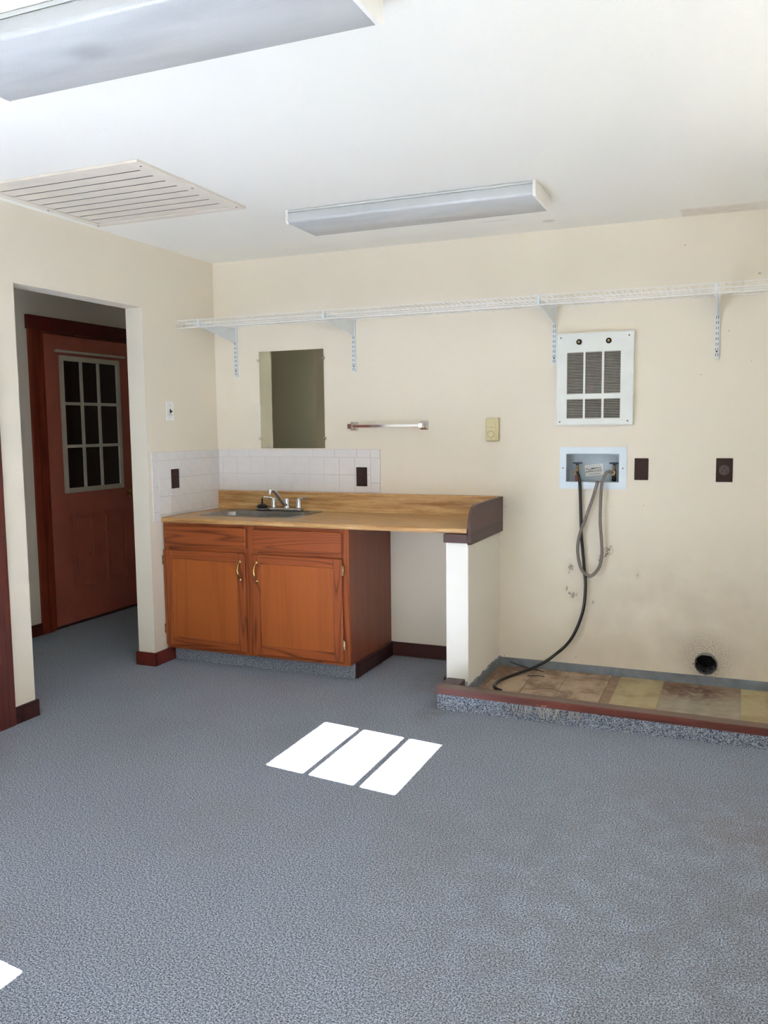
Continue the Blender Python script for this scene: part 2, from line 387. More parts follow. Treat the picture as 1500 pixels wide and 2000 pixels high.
ORG = {}
def tag(o, label=None, cat=None, group=None, kind=None):
    if label: o['label'] = label
    if cat: o['category'] = cat
    if group: o['group'] = group
    if kind: o['kind'] = kind
    return o
def thing(name, loc, label, cat, group=None):
    o = bpy.data.objects.new(name, None); COL.objects.link(o); o.location = loc; o.empty_display_size = 0.05
    ORG[o] = Vector(loc); return tag(o, label, cat, group)
def link(name, me, m, parent, c):
    o = bpy.data.objects.new(name, me); COL.objects.link(o)
    if m and not me.materials: me.materials.append(m)
    ORG[o] = Vector(c)
    if parent is not None:
        o.parent = parent; o.location = Vector(c)-ORG[parent]
    else: o.location = c
    return o
def build(name, mb, m, parent=None, smooth=False, world=False, label=None, kind=None):
    bm = mb.bm
    bmesh.ops.recalc_face_normals(bm, faces=bm.faces[:])
    lo = Vector((min(v.co[i] for v in bm.verts) for i in range(3))); hi = Vector((max(v.co[i] for v in bm.verts) for i in range(3)))
    c = Vector((0, 0, 0)) if world else (lo+hi)/2
    for v in bm.verts: v.co -= c
    me = bpy.data.meshes.new(name); bm.to_mesh(me); bm.free()
    if smooth:
        for p in me.polygons: p.use_smooth = True
        try: me.set_sharp_from_angle(angle=math.radians(40))
        except Exception: pass
    o = link(name, me, m, parent, c)
    return tag(o, label, kind=kind)
def struct(name, mb, m, parent=None, **k):
    return build(name, mb, m, parent, world=True, kind='structure' if parent is None else None, **k)
def cut(o, cutters):
    """boolean holes; the cutters are thrown away"""
    for mb in cutters:
        bmesh.ops.recalc_face_normals(mb.bm, faces=mb.bm.faces[:])
        me = bpy.data.meshes.new('cutter'); mb.bm.to_mesh(me); mb.bm.free()
        co = bpy.data.objects.new('cutter', me); COL.objects.link(co)
        md = o.modifiers.new('cut', 'BOOLEAN'); md.operation = 'DIFFERENCE'; md.object = co; md.solver = 'EXACT'
        bpy.context.view_layer.update()
        dg = bpy.context.evaluated_depsgraph_get()
        new = bpy.data.meshes.new_from_object(o.evaluated_get(dg))
        o.modifiers.clear(); old = o.data; o.data = new; bpy.data.meshes.remove(old)
        bpy.data.objects.remove(co); bpy.data.meshes.remove(me)
def smoothpath(pts, k=8):
    pts = [Vector(p) for p in pts]; out = []
    P = [2*pts[0]-pts[1]]+pts+[2*pts[-1]-pts[-2]]
    for i in range(1, len(P)-2):
        a, b, c, d = P[i-1:i+3]
        for j in range(k):
            t = j/k
            out.append(0.5*((2*b)+(c-a)*t+(2*a-5*b+4*c-d)*t*t+(3*b-a-3*c+d)*t**3))
    out.append(pts[-1]); return out
def rrect(x0, x1, y0, y1, r, z, n=6):
    out = []
    for cx, cy, a0 in ((x1-r, y1-r, 0), (x0+r, y1-r, 90), (x0+r, y0+r, 180), (x1-r, y0+r, 270)):
        for i in range(n+1):
            a = math.radians(a0+90*i/n); out.append((cx+r*math.cos(a), cy+r*math.sin(a), z))
    return out

# ------------------------------------------------------------------ room shell
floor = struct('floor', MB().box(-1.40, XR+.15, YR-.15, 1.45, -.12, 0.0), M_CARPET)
ceiling = struct('ceiling', MB().box(-1.40, XR+.15, YR-.15, 1.45, H, H+.12), M_CEIL)

wall_left = struct('wall_left', MB().box(-.115, 0, YR-.14, 1.45, 0, H), M_WALL)
cut(wall_left, [MB().box(-.3, .3, -1.65, -.722, -.1, 2.078), MB().box(-.3, .3, -2.74, -1.885, -.1, 2.05)])
wall_back = struct('wall_back', MB().box(0, XR+.15, 0, .15, 0, H), M_BACK)
duct_c = (3.013, 0, .121)
cyl = MB(); cyl.lathe((duct_c[0], -.1, duct_c[2]), (0, 1, 0), [(.058, 0), (.058, .4)], 28)
cut(wall_back, [MB().box(2.262, 2.552, -.1, .1, 1.073, 1.233), cyl])
wall_right = struct('wall_right', MB().box(XR, XR+.14, YR-.15, 0, 0, H), M_WALL)
cut(wall_right, [MB().box(XR-.1, XR+.3, a, b, c, d) for (a, b, c, d) in (WIN_A, WIN_B, WIN_D)])
wall_rear = struct('wall_rear', MB().box(0, XR, YR-.14, YR, 0, H), M_WALL)
cut(wall_rear, [MB().box(WIN_C[0], WIN_C[1], YR-.4, YR+.2, WIN_C[2], WIN_C[3])])
wall_hall = struct('wall_hall', MB().box(-1.345, -1.225, -5.0, 1.45, 0, H), M_WALL)
cut(wall_hall, [MB().box(-1.5, -1.0, -.2525, .7305, -.1, 2.0625)])
struct('wall_hall_end', MB().box(-1.225, -.115, 1.30, 1.45, 0, H), M_WALL)
wall_hall_near = struct('wall_hall_near', MB().box(-1.225, -.115, -5.0, -4.88, 0, H), M_WALL)
cut(wall_hall_near, [MB().box(WIN_H_ADDED[0], WIN_H_ADDED[1], -5.2, -4.7, WIN_H_ADDED[2], WIN_H_ADDED[3])])
# porch outside the hall door closed off
struct('wall_hall_door_backing', MB().box(-1.36, -1.346, -.4, .9, 0, 2.2), M_DARK)

# windows (behind the camera, they let the daylight in)
def win_frame(name, side, rect, rows, cols, mw=0.022):
    a, b, c, d = rect; f = .03
    def bx(mb, u0, u1, z0, z1, t0, t1):
        if side == 'right': mb.box(XR+t0, XR+t1, u0, u1, z0, z1)
        else: mb.box(u0, u1, YR-t1, YR-t0, z0, z1)
    fr = MB()
    for (u0, u1, z0, z1) in ((a-f, a, c-f, d+f), (b, b+f, c-f, d+f), (a, b, c-f, c), (a, b, d, d+f)): bx(fr, u0, u1, z0, z1, -.015, .0)
    o = struct(name, fr, M_DOORW)
    for z in rows:
        mb = MB(); bx(mb, a, b, z-mw/2, z+mw/2, .06, .075); build('muntin', mb, M_DOORW, o)
    for u in cols:
        mb = MB(); bx(mb, u-.003, u+.003, c, d, .063, .072); build('muntin', mb, M_DOORW, o)
    mb = MB(); bx(mb, a, b, c, d, .080, .084); build('pane', mb, M_GLASS, o)
ya, yb, za, zb = WIN_A
win_frame('window_1', 'right', WIN_A, (za+.150, za+.2945), (ya+.196, ya+.383), .017)
win_frame('window_2', 'right', WIN_B, (), (), .02)
win_frame('window_4', 'right', WIN_D, (1.6,), (), .02)
win_frame('window_3', 'rear', WIN_C, (1.5,), (), .02)

# pony wall that carries the end of the counter
wall_pony = struct('wall_pony', MB().box(1.768, 1.888, -.61, 0, 0, .797, .004, 2), M_WHITE)
# flashing strips in the washer bay
struct('flashing', MB().box(1.889, XR, -.006, -.0005, 0, .052), M_FLASH, wall_back, label='blue-grey flashing strip along the foot of the wall')
fl = MB()
N = 16; rr = random.Random(3)
tops = [.060+rr.uniform(-.009, .006) for _ in range(N+1)]
ring = [[(1.8885, -.61+.60*i/N, 0), (1.8945, -.61+.60*i/N, 0), (1.8945+rr.uniform(0, .006), -.61+.60*i/N, tops[i]), (1.8885, -.61+.60*i/N, tops[i])] for i in range(N+1)]
fl.loft(ring, True, True); struct('flashing', fl, M_FLASH, wall_pony, label='torn grey flashing strip on the pony wall')

# bay floor with left-over tiles (pieces of the floor)
struct('bare_slab', MB().box(1.889, XR, -.80, -.006, 0.0, .003), M_SLAB, floor, label='stained bare concrete inside the washer bay')
for (x0, x1, y0, y1, z1, mt) in ((1.925, 2.118, -.795, -.10, .0065, M_TILE_TAN), (2.127, 2.302, -.795, -.012, .007, M_TILE_TAN), (2.305, 2.529, -.795, -.012, .0075, M_TILE_TAN),
                                 (2.581, 2.806, -.795, -.016, .008, M_TILE_YEL), (3.187, 3.412, -.795, -.030, .010, M_TILE_YEL), (3.416, 3.64, -.795, -.03, .008, M_TILE_TAN)):
    build('floor_tile', MB().box(x0, x1, y0, y1, .003, z1, .001, 1), mt, floor)

# curb in front of the bay: carpeted face, wooden cap
def curbz(x): return .114-.0135*(x-1.8)
cb = MB(); cb.prism([(1.812, .0), (XR, .0), (XR, curbz(XR)-.034), (1.812, curbz(1.812)-.034)], 1, -.80, -.856)
curb = struct('wall_curb', cb, M_DARK)
sk = MB(); sk.prism([(1.806, .0), (XR, .0), (XR, curbz(XR)-.034), (1.806, curbz(1.806)-.034)], 1, -.8562, -.868)
struct('carpet_skirt', sk, M_CARPET, curb, label='carpet turned up the face of the curb')
cp = MB(); cp.prism([(1.800, curbz(1.8)-.034), (XR, curbz(XR)-.034), (XR, curbz(XR)), (1.800, curbz(1.8))], 1, -.797, -.872)
bmesh.ops.bevel(cp.bm, geom=cp.bm.edges[:], offset=.003, segments=2, affect='EDGES')
struct('cap_board', cp, M_TRIM, curb, label='red-brown wooden cap worn bare along its top')
build('cap_block', MB().box(1.803, 1.895, -.7965, -.690, .075, .1125, .003), M_PLUM, curb, label='short plum-brown block at the curb corner')
build('block_support', MB().box(1.806, 1.885, -.80, -.612, .0, .075), M_FLASH, curb)
fr = MB(); rr = random.Random(11)
for i in range(46):
    x = rr.choice([rr.gauss(2.25, .03), rr.gauss(2.35, .045), rr.gauss(2.47, .035), rr.uniform(2.15, 2.62)]); z = curbz(x)-.036; L = rr.uniform(.015, .052)
    dx = rr.uniform(-.02, .02)
    fr.tube(smoothpath([(x, -.869, z), (x+dx*.4, -.874-rr.uniform(0, .006), z-L*.4), (x+dx, -.873-rr.uniform(0, .012), z-L)], 3), rr.uniform(.0014, .0028), 5)
tag(struct('carpet_fringe', fr, M_FRAY, curb, label='pale frayed carpet yarns hanging under the cap'), kind='stuff')

# baseboards and casings
bb = MB()
bb.box(0.0, .014, -1.787, -1.637, 0, .082, .002, 1); bb.box(-.115, 0.0, -1.65, -1.637, 0, .082, .002, 1)
struct('baseboard_left', bb, M_DARKW)
bb = MB()
bb.box(-.13, .014, -.736, -.722, 0, .080, .002, 1); bb.box(0, .014, -.722, -.531, 0, .080, .002, 1)
struct('baseboard_left_return', bb, M_CASE_H)
struct('baseboard_back', MB().box(1.226, 1.752, -.014, 0, 0, .084, .002, 1), M_DARKW)
struct('baseboard_pony', MB().box(1.753, 1.767, -.61, -.0, 0, .084, .002, 1), M_DARKW)
struct('baseboard_hall', MB().box(-1.225, -1.212, -4.8, -.366, 0, .082, .002, 1), M_CASE_H)
def casing_worn():
    m = NT('worn_casing'); v = m.coord('World', (1, 1, .04))
    c = m.ramp(m.noise(v, 60, 4, .6), [(0.3, (60, 28, 24)), (0.7, (96, 42, 32))])
    c = m.mix(m.math('MULTIPLY', m.maprange(m.noise(m.coord('World', (1, 1, .03)), 110, 3, .6), .64, .70), .6), c, (170, 96, 70))
    m.base(c); m.props(.4); return m.m
cs = MB(); cs.box(0, .018, -1.885, -1.788, 0, 2.14, .003); cs.box(0, .018, -2.86, -1.885, 2.05, 2.14, .003); cs.box(0, .018, -2.86, -2.74, 0, 2.05, .003)
struct('trim_1', cs, casing_worn(), label='dark worn door casing at the left edge')
d2 = struct('door_2', MB().box(-.075, -.035, -2.735, -1.890, .008, 2.045, .003), M_CASE_V)
build('handle', MB().lathe((-.035, -1.96, .95), (1, 0, 0), [(.028, 0), (.028, .006), (.011, .01), (.011, .035), (.026, .045), (.022, .06), (.0, .064)], 18), M_BRASS, d2, True)

# hall door
tr = MB(); tr.box(-1.225, -1.207, -.362, -.252, 0, 2.062, .003); tr.box(-1.225, -1.207, .73, .83, 0, 2.062, .003)
struct('trim_2', tr, M_CASE_V, label='mahogany side casing of the hall door')
struct('trim_3', MB().box(-1.225, -1.203, -.374, .845, 2.062, 2.155, .003), M_CASE_H, label='dark mahogany head casing over the hall door')
jb = MB(); jb.box(-1.345, -1.2255, -.252, -.216, 0, 2.052); jb.box(-1.345, -1.2255, .696, .730, 0, 2.052); jb.box(-1.345, -1.2255, -.252, .73, 2.052, 2.062)
struct('trim_4', jb, M_CASE_V, label='door jamb of the hall door')
door = struct('door_1', MB().box(-1.293, -1.25, -.214, .694, .012, 2.050, .002), M_DOOR, label='terracotta hall door with a nine pane window')
cut(door, [MB().box(-1.4, -1.2, -.03, .535, .968, 1.888)])
build('dark_sheet', MB().box(-1.292, -1.287, -.03, .535, .968, 1.888), M_DARKSHEET, door, label='dark maroon sheet added behind the panes to darken them')  # added sheet, keeps the panes looking dark
fm = MB()
for (a, b, c, d) in ((-.058, -.022, .945, 1.912), (.527, .562, .945, 1.912), (-.022, .527, .945, .980), (-.022, .527, 1.876, 1.912)): fm.box(-1.262, -1.236, a, b, c, d, .004)
lite = build('lite_frame', fm, M_DOORW, door, label='cream frame around the door panes')
for y in (.152, .330): build('muntin', MB().box(-1.258, -1.238, y-.011, y+.011, .980, 1.876, .003), M_DOORW, lite)
for z in (1.2765, 1.578):
    for (a, b) in ((-.022, .141), (.163, .319), (.341, .527)): build('muntin', MB().box(-1.258, -1.238, a, b, z-.011, z+.011, .003), M_DOORW, lite)
def pane_mat():
    m = NT('dark_door_glass'); m.base((44, 18, 16)); m.props(0.03, spec=0.6); m.b.inputs['Transmission Weight'].default_value = 0.5; m.b.inputs['IOR'].default_value = 1.45; return m.m
M_PANE = pane_mat()
for (a, b) in ((-.022, .141), (.163, .319), (.341, .527)):
    for (c, d) in ((.980, 1.2655), (1.2875, 1.567), (1.589, 1.876)): build('pane', MB().box(-1.256, -1.252, a, b, c, d), M_PANE, lite)
build('curtain_rod', MB().box(-1.25, -1.228, -.10, .622, 1.930, 1.948, .004), M_DOORW, door, label='cream curtain rod above the panes')
for (a, b) in ((.005, .215), (.345, .575)):
    mb = MB()
    for (y0, y1, z0, z1) in ((a, a+.018, .255, .785), (b-.018, b, .255, .785), (a+.018, b-.018, .255, .273), (a+.018, b-.018, .767, .785)): mb.box(-1.252, -1.243, y0, y1, z0, z1, .004)
    mb.box(-1.252, -1.246, a+.032, b-.032, .287, .753, .003)
    build('panel_moulding', mb, M_DOOR, door)
build('door_knob', MB().lathe((-1.25, .632, .895), (1, 0, 0), [(.030, 0), (.030, .006), (.011, .01), (.011, .035), (.026, .045), (.024, .060), (.0, .066)], 18), M_BRASS, door, True)
build('threshold', MB().box(-1.30, -1.23, -.214, .694, 0, .011), M_DARKW, door)

# ------------------------------------------------------------------ backsplash tiles (pieces of the walls)
tile_cache = {}
def tile_piece(parent, plane, u0, u1, z0, z1):
    g = .0011; w = round(u1-u0-2*g, 4); h = round(z1-z0-2*g, 4); key = (plane, w, h)
    if key not in tile_cache:
        mb = MB()
        if plane == 'y': mb.box(-w/2, w/2, -.003, .003, -h/2, h/2, .0012, 1)
        else: mb.box(-.003, .003, -w/2, w/2, -h/2, h/2, .0012, 1)
        bmesh.ops.recalc_face_normals(mb.bm, faces=mb.bm.faces[:])
        me = bpy.data.meshes.new('tile'); mb.bm.to_mesh(me); mb.bm.free(); tile_cache[key] = me
    c = ((u0+u1)/2, -.0045, (z0+z1)/2) if plane == 'y' else (.0045, (u0+u1)/2, (z0+z1)/2)
    j = random.uniform(-.0003, .0003)
    c = (c[0], c[1]+j, c[2]) if plane == 'y' else (c[0]+j, c[1], c[2])
    return link('tile', tile_cache[key], M_TILE, parent, c)
struct('grout_bed', MB().box(.0, 1.150, -.0055, 0, .873, 1.256), M_GROUT, wall_back)
gb = MB(); gb.box(0, .0055, -.69, -.006, .873, 1.256); gb.box(0, .0055, -.69, -.636, .850, .873); struct('grout_bed', gb, M_GROUT, wall_left)
xs = [.008, .039]+[.144+.105*i for i in range(10)]
rows = [(.994, 1.100), (1.100, 1.206)]
for z0, z1 in rows:
    for a, b in zip(xs, xs[1:]): tile_piece(wall_back, 'y', a, b, z0, z1)
xs2 = [.008]+[.09+.1515*i for i in range(7)]+[1.152]
xs2 = [x for x in xs2 if x < 1.0]+[1.089, 1.152]
for a, b in zip(xs2, xs2[1:]): tile_piece(wall_back, 'y', a, b, 1.206, 1.257)
for z0, z1 in ((.994, 1.050), (1.050, 1.206)): tile_piece(wall_back, 'y', 1.089, 1.152, z0, z1)
ys = [-.008, -.101, -.208, -.315, -.422, -.529, -.636]
for z0, z1 in ((.874, .888), (.888, .994), (.994, 1.100), (1.100, 1.206)):
    for a, b in zip(ys, ys[1:]): tile_piece(wall_left, 'x', b, a, z0, z1)
ys2 = [-.008, -.075, -.228, -.381, -.534, -.636, -.693]
for a, b in zip(ys2, ys2[1:]): tile_piece(wall_left, 'x', b, a, 1.206, 1.257)
for z0, z1 in ((.848, .905), (.905, 1.055), (1.055, 1.206)): tile_piece(wall_left, 'x', -.693, -.636, z0, z1)

# ------------------------------------------------------------------ sink cabinet
cab = thing('sink_cabinet', (.6, -.3, 0), 'reddish oak base cabinet with two doors under the sink', 'cabinet')
bd = MB(); bd.box(.0135, .030, -.582, -.015, .085, .840); bd.box(.030, 1.2, -.030, -.015, .085, .840); bd.box(.030, 1.2, -.582, -.030, .085, .103); build('body', bd, M_OAKS, cab)
build('side_panel', MB().box(1.2, 1.212, -.582, -.002, .085, .840, .001, 1), M_OAKS, cab, label='dark veneer end panel')
tk = MB(); tk.box(.016, 1.212, -.545, -.53, 0.0, .085); build('toe_kick', tk, M_CARPET, cab, label='toe kick covered in blue-grey carpet')
build('base_strip', MB().box(1.212, 1.226, -.535, -.002, 0.0, .086, .002, 1), M_DARKW, cab, label='dark brown base strip along the side')
for (x0, x1) in ((.002, .036), (.545, .640), (1.155, 1.212)): build('frame_stile', MB().box(x0, x1, -.600, -.582, .085, .840, .001, 1), M_OAKV, cab)
for (x0, x1) in ((.036, .545), (.640, 1.155)):
    for (z0, z1) in ((.085, .125), (.655, .725), (.812, .840)): build('frame_rail', MB().box(x0, x1, -.5995, -.582, z0, z1), M_OAKH, cab)
    build('drawer_recess', MB().box(x0, x1, -.588, -.583, .725, .812), M_OAKH, cab)
for (x0, x1, z0, z1) in ((.012, .573, .708, .826), (.622, 1.176, .708, .824)): build('drawer_front', MB().box(x0, x1, -.616, -.6005, z0, z1, .005, 3), M_OAKH, cab)
def cab_door(x0, x1, z0, z1, hx, hinge_x, nm):
    d = build('door', MB().box(x0+.045, x1-.045, -.612, -.603, z0+.045, z1-.045), M_OAKP, cab)
    s = .052
    for (a, b) in ((x0, x0+s), (x1-s, x1)): build('stile', MB().box(a, b, -.6195, -.601, z0, z1, .004, 2), M_OAKV, d)
    for (a, b) in ((z0, z0+s), (z1-s, z1)): build('rail', MB().box(x0+s-.001, x1-s+.001, -.619, -.601, a, b, .004, 2), M_OAKH, d)
    zc = .582; y = -.6195
    pth = smoothpath([(hx, y, zc+.050), (hx, y-.010, zc+.044), (hx, y-.024, zc+.026), (hx, y-.028, zc), (hx, y-.024, zc-.026), (hx, y-.010, zc-.044), (hx, y, zc-.050)], 6)
    n = len(pth); rads = [.0042+.0032*math.exp(-((i-(n-1)/2)/(n*.20))**2) for i in range(n)]
    h = MB(); h.tube(pth, rads, 10)
    for zz in (zc+.052, zc-.052): h.lathe((hx, y, zz), (0, -1, 0), [(.0095, 0), (.0095, .003), (.006, .007), (.0, .008)], 14)
    build('handle', h, M_BRASS, d, True, label='polished brass bow handle')
    for zz in (.618, .205):
        g = MB(); g.box(hinge_x-.004, hinge_x+.004, -.624, -.600, zz-.028, zz+.028, .002); g.tube([(hinge_x+(.006 if hinge_x > .6 else -.003), -.618, zz-.024), (hinge_x+(.006 if hinge_x > .6 else -.003), -.618, zz+.024)], .005, 8)
        build('hinge', g, M_BRASSD, d, True, label='aged brass hinge')
cab_door(.006, .566, .108, .680, .536, .006, 'l')
cab_door(.610, 1.178, .105, .679, .644, 1.182, 'r')

# ------------------------------------------------------------------ counter, sink, faucet
ctr = thing('countertop', (.94, -.31, .842), 'wood-grain laminate countertop with a backsplash and dark end board', 'countertop')
prof = [(-.002, .8425), (-.600, .8425)]
for a in range(0, 91, 15): prof.append((-.611-.014*math.sin(math.radians(a)), .8565-.014*math.cos(math.radians(a))))
for a in range(0, 91, 15): prof.append((-.611-.014*math.cos(math.radians(a)), .858+.014*math.sin(math.radians(a))))
prof.append((-.002, .872))
slab = build('slab', MB().prism(prof, 0, .0075, 1.884), M_LAM, ctr)
SX0, SX1, SY0, SY1 = .135, .790, -.455, -.040
hole = MB(); hole.box(SX0+.012-ORG[slab].x, SX1-.012-ORG[slab].x, SY0+.012-ORG[slab].y, SY1-.012-ORG[slab].y, -.2, .2)
# holes are cut in the slab's own space
_loc = slab.location.copy(); _par = slab.parent; slab.parent = None; slab.location = (0, 0, 0)
cut(slab, [hole]); slab.parent = _par; slab.location = _loc
bp = [(-.0065, .872)]+[(-.024, .872)]+[(-.024, .978)]
for a in range(0, 91, 15): bp.append((-.016-.008*math.cos(math.radians(a)), .982+.008*math.sin(math.radians(a))))
bp.append((-.0065, .990))
build('backsplash', MB().prism(bp, 0, .0085, 1.884), M_LAM, ctr)
ep = [(-.002, .790), (-.002, .987), (-.49, .987)]
for a in range(10, 91, 10): ep.append((-.49-.136*math.sin(math.radians(a)), .987-.105*(1-math.cos(math.radians(a)))**1.3))
ep += [(-.634, .80), (-.626, .790)]
e = MB(); e.prism(ep, 0, 1.8885, 1.908); build('end_board', e, M_PLUM, ctr, label='plum-brown end board with a rounded top corner')
build('support_cap', MB().box(1.762, 1.888, -.632, -.002, .7975, .842, .002), M_PLUM, ctr, label='plum-brown board capping the pony wall')

snk = thing('sink', (.46, -.25, .872), 'stainless steel drop-in sink set in the wood-grain countertop', 'sink')
bx = MB()
bx0, bx1, by0, by1 = SX0+.045, SX1-.045, SY0+.04, SY1-.115
bx.loft([rrect(SX0, SX1, SY0, SY1, .035, .8725), rrect(SX0+.003, SX1-.003, SY0+.003, SY1-.003, .034, .8765), rrect(SX0+.014, SX1-.014, SY0+.014, SY1-.014, .03, .8755),
         rrect(bx0-.006, bx1+.006, by0-.006, by1+.006, .06, .8745), rrect(bx0, bx1, by0, by1, .058, .868), rrect(bx0+.012, bx1-.012, by0+.012, by1-.012, .056, .74),
         rrect(bx0+.04, bx1-.04, by0+.04, by1-.04, .05, .715), rrect((bx0+bx1)/2-.045, (bx0+bx1)/2+.045, (by0+by1)/2-.045, (by0+by1)/2+.045, .0445, .710)], False, True)
build('basin', bx, M_STEEL, snk, True)
build('drain', MB().lathe(((bx0+bx1)/2, (by0+by1)/2, .7102), (0, 0, 1), [(.045, 0), (.045, .004), (.036, .005), (.030, .001), (.0, .001)], 24), M_CHROME, snk, True)
for x in (.70,): build('hole_cover', MB().lathe((x, -.105, .8750), (0, 0, 1), [(.020, 0), (.020, .003), (.014, .006), (0, .006)], 20), M_STEEL, snk, True)

fz = .8752; fy = -.105
fau = thing('faucet', (.553, fy, fz), 'chrome two-handle kitchen faucet behind the sink basin', 'faucet')
build('deck_plate', MB().box(.447, .668, fy-.027, fy+.027, fz, fz+.020, .006, 3), M_CHROME, fau, True)
sp = MB(); sp.lathe((.562, fy, fz+.020), (0, 0, 1), [(.021, 0), (.020, .012), (.018, .018), (.018, .052), (.014, .060), (0, .062)], 20)
pth = smoothpath([(.562, fy-.010, fz+.040), (.556, fy-.03, fz+.050), (.545, fy-.055, fz+.082), (.531, fy-.085, fz+.122), (.521, fy-.105, fz+.138), (.516, fy-.118, fz+.137)], 6)
sp.tube(pth, [.0115]*(len(pth)), 14)
sp.tube([(.515, fy-.119, fz+.146), (.515, fy-.119, fz+.136), (.515, fy-.119, fz+.113)], [.011, .013, .0125], 14)
build('spout', sp, M_CHROME, fau, True)
for s, x in ((-1, .470), (1, .645)):
    h = MB(); h.lathe((x, fy, fz+.020), (0, 0, 1), [(.020, 0), (.021, .010), (.018, .018), (.017, .045), (.011, .060), (0, .064)], 18)
    h.tube(smoothpath([(x, fy, fz+.066), (x+s*.012, fy-.004, fz+.080), (x+s*.040, fy-.012, fz+.084), (x+s*.062, fy-.018, fz+.088)], 5), [.0075]*8+[.006]*4+[.0052]*4, 10)
    build('handle', h, M_CHROME, fau, True)
stp = thing('sink_stopper', (.385, -.105, fz), 'black rubber and steel sink strainer left beside the faucet', 'stopper')
build('basket', MB().lathe((.385, -.105, fz), (0, 0, 1), [(.030, 0), (.042, .004), (.044, .010), (.040, .016), (.034, .018), (0, .018)], 24), M_STEEL, stp, True)
build('rubber_seal', MB().lathe((.385, -.105, fz+.018), (0, 0, 1), [(.033, 0), (.035, .008), (.028, .018), (.010, .024), (0, .024)], 24), M_BLACK, stp, True)
build('stem', MB().lathe((.385, -.105, fz+.042), (0, 0, 1), [(.005, 0), (.005, .028), (.004, .036), (0, .037)], 12), M_BLACK, stp, True)

# ------------------------------------------------------------------ wall fittings
mir = thing('mirror', (.556, -.003, 1.262), 'plain rectangular mirror clipped to the wall above the tiles', 'mirror')
mm = MB(); mx0, mx1, mz0, mz1 = .328, .783, 1.262, 1.868
mm.loft([[(mx0, -.001, mz0), (mx1, -.001, mz0), (mx1, -.001, mz1), (mx0, -.001, mz1)], [(mx0, -.0045, mz0), (mx1, -.0045, mz0), (mx1, -.0045, mz1), (mx0, -.0045, mz1)],
         [(mx0+.012, -.0046, mz0+.012), (mx1-.012, -.0046, mz0+.012), (mx1-.012, -.0046, mz1-.012), (mx0+.012, -.0046, mz1-.012)]], True, True)
build('glass', mm, M_MIRROR, mir)
for (x, z) in ((mx0-.002, 1.815), (mx0-.002, 1.322), (mx1+.002, 1.812), (mx1+.002, 1.323)):
    build('clip', MB().box(x-.009, x+.009, -.011, -.0002, z-.008, z+.008, .002), M_CHROME, mir)

tb = thing('towel_bar', (1.21, -.03, 1.395), 'short chrome towel bar on the wall right of the mirror', 'towel bar')
for x in (.983, 1.434):
    p = MB(); p.loft([[(x-a, y, 1.395-a), (x+a, y, 1.395-a), (x+a, y, 1.395+a), (x-a, y, 1.395+a)] for a, y in ((.025, -.0005), (.025, -.006), (.013, -.018), (.012, -.045), (.015, -.050), (.015, -.072), (.013, -.074))], True, True)
    build('post', p, M_CHROME, tb)
build('bar', MB().box(.985, 1.432, -.066, -.056, 1.387, 1.403, .001, 1), M_CHROME, tb)

th = thing('thermostat', (1.848, -.015, 1.303), 'beige wall thermostat with a round dial right of the towel bar', 'thermostat')
build('body', MB().box(1.812, 1.886, -.028, -.0005, 1.303, 1.430, .003), M_IVORY, th)
build('window_plate', MB().box(1.817, 1.873, -.0325, -.0285, 1.383, 1.420, .001, 1), M_IVORY, th)
build('dial_plate', MB().box(1.817, 1.873, -.0325, -.0285, 1.308, 1.377, .001, 1), M_IVORY, th)
build('dial', MB().lathe((1.845, -.0327, 1.342), (0, -1, 0), [(.021, 0), (.021, .003), (.018, .005), (.016, .002), (0, .002)], 26), M_IVORY, th, True)

# wall heater
ht = thing('wall_heater', (2.415, -.01, 1.39), 'white wall heater with louvred grille and two brass knobs', 'heater')
HX0, HX1, HZ0, HZ1 = 2.213, 2.616, 1.389, 1.878
build('backing', MB().box(HX0+.012, HX1-.012, -.006, -.0005, HZ0+.012, HZ1-.012), M_DARK, ht)
colx = [(2.269, 2.357), (2.367, 2.455), (2.466, 2.552)]; rz = [(1.555, 1.777), (1.423, 1.527)]
pl = MB()
xsb = [HX0]+[v for c in colx for v in c]+[HX1]
for i in range(0, len(xsb)-1):
    a, b = xsb[i], xsb[i+1]
    if i % 2 == 0: pl.box(a, b, -.030, -.020, HZ0, HZ1)
    else:
        for (c, d) in ((HZ0, rz[1][0]), (rz[1][1], rz[0][0]), (rz[0][1], HZ1)): pl.box(a, b, -.030, -.020, c, d)
bmesh.ops.remove_doubles(pl.bm, verts=pl.bm.verts[:], dist=.0001)
build('front_plate', pl, M_ENAMEL, ht)
rim = MB()
for (a, b, c, d) in ((HX0-.003, HX0+.004, HZ0-.003, HZ1+.003), (HX1-.004, HX1+.003, HZ0-.003, HZ1+.003), (HX0+.004, HX1-.004, HZ0-.003, HZ0+.004), (HX0+.004, HX1-.004, HZ1-.004, HZ1+.003)): rim.box(a, b, -.0325, -.0005, c, d, .002)
build('rim', rim, M_ENAMEL, ht)
lv = MB()
for (c, d), n in zip(rz, (27, 12)):
    st = (d-c)/n
    for k in range(n):
        for (a, b) in colx: lv.box(a, b, -.0285, -.0270, c+st*(k+.5)-.0019, c+st*(k+.5)+.0019, rot=('X', math.radians(-24)))
tag(build('louver_slats', lv, M_SLAT, ht), kind='stuff')
for x in (2.333, 2.489):
    kb = build('knob', MB().lathe((x, -.030, 1.832), (0, -1, 0), [(.0150, 0), (.0150, .003), (.010, .004), (0, .004)], 20), M_DARK, ht, True)
    build('knob_cap', MB().lathe((x, -.0342, 1.832), (0, -1, 0), [(.0075, 0), (.0070, .008), (.004, .012), (0, .013)], 16), M_BRASS, kb, True)
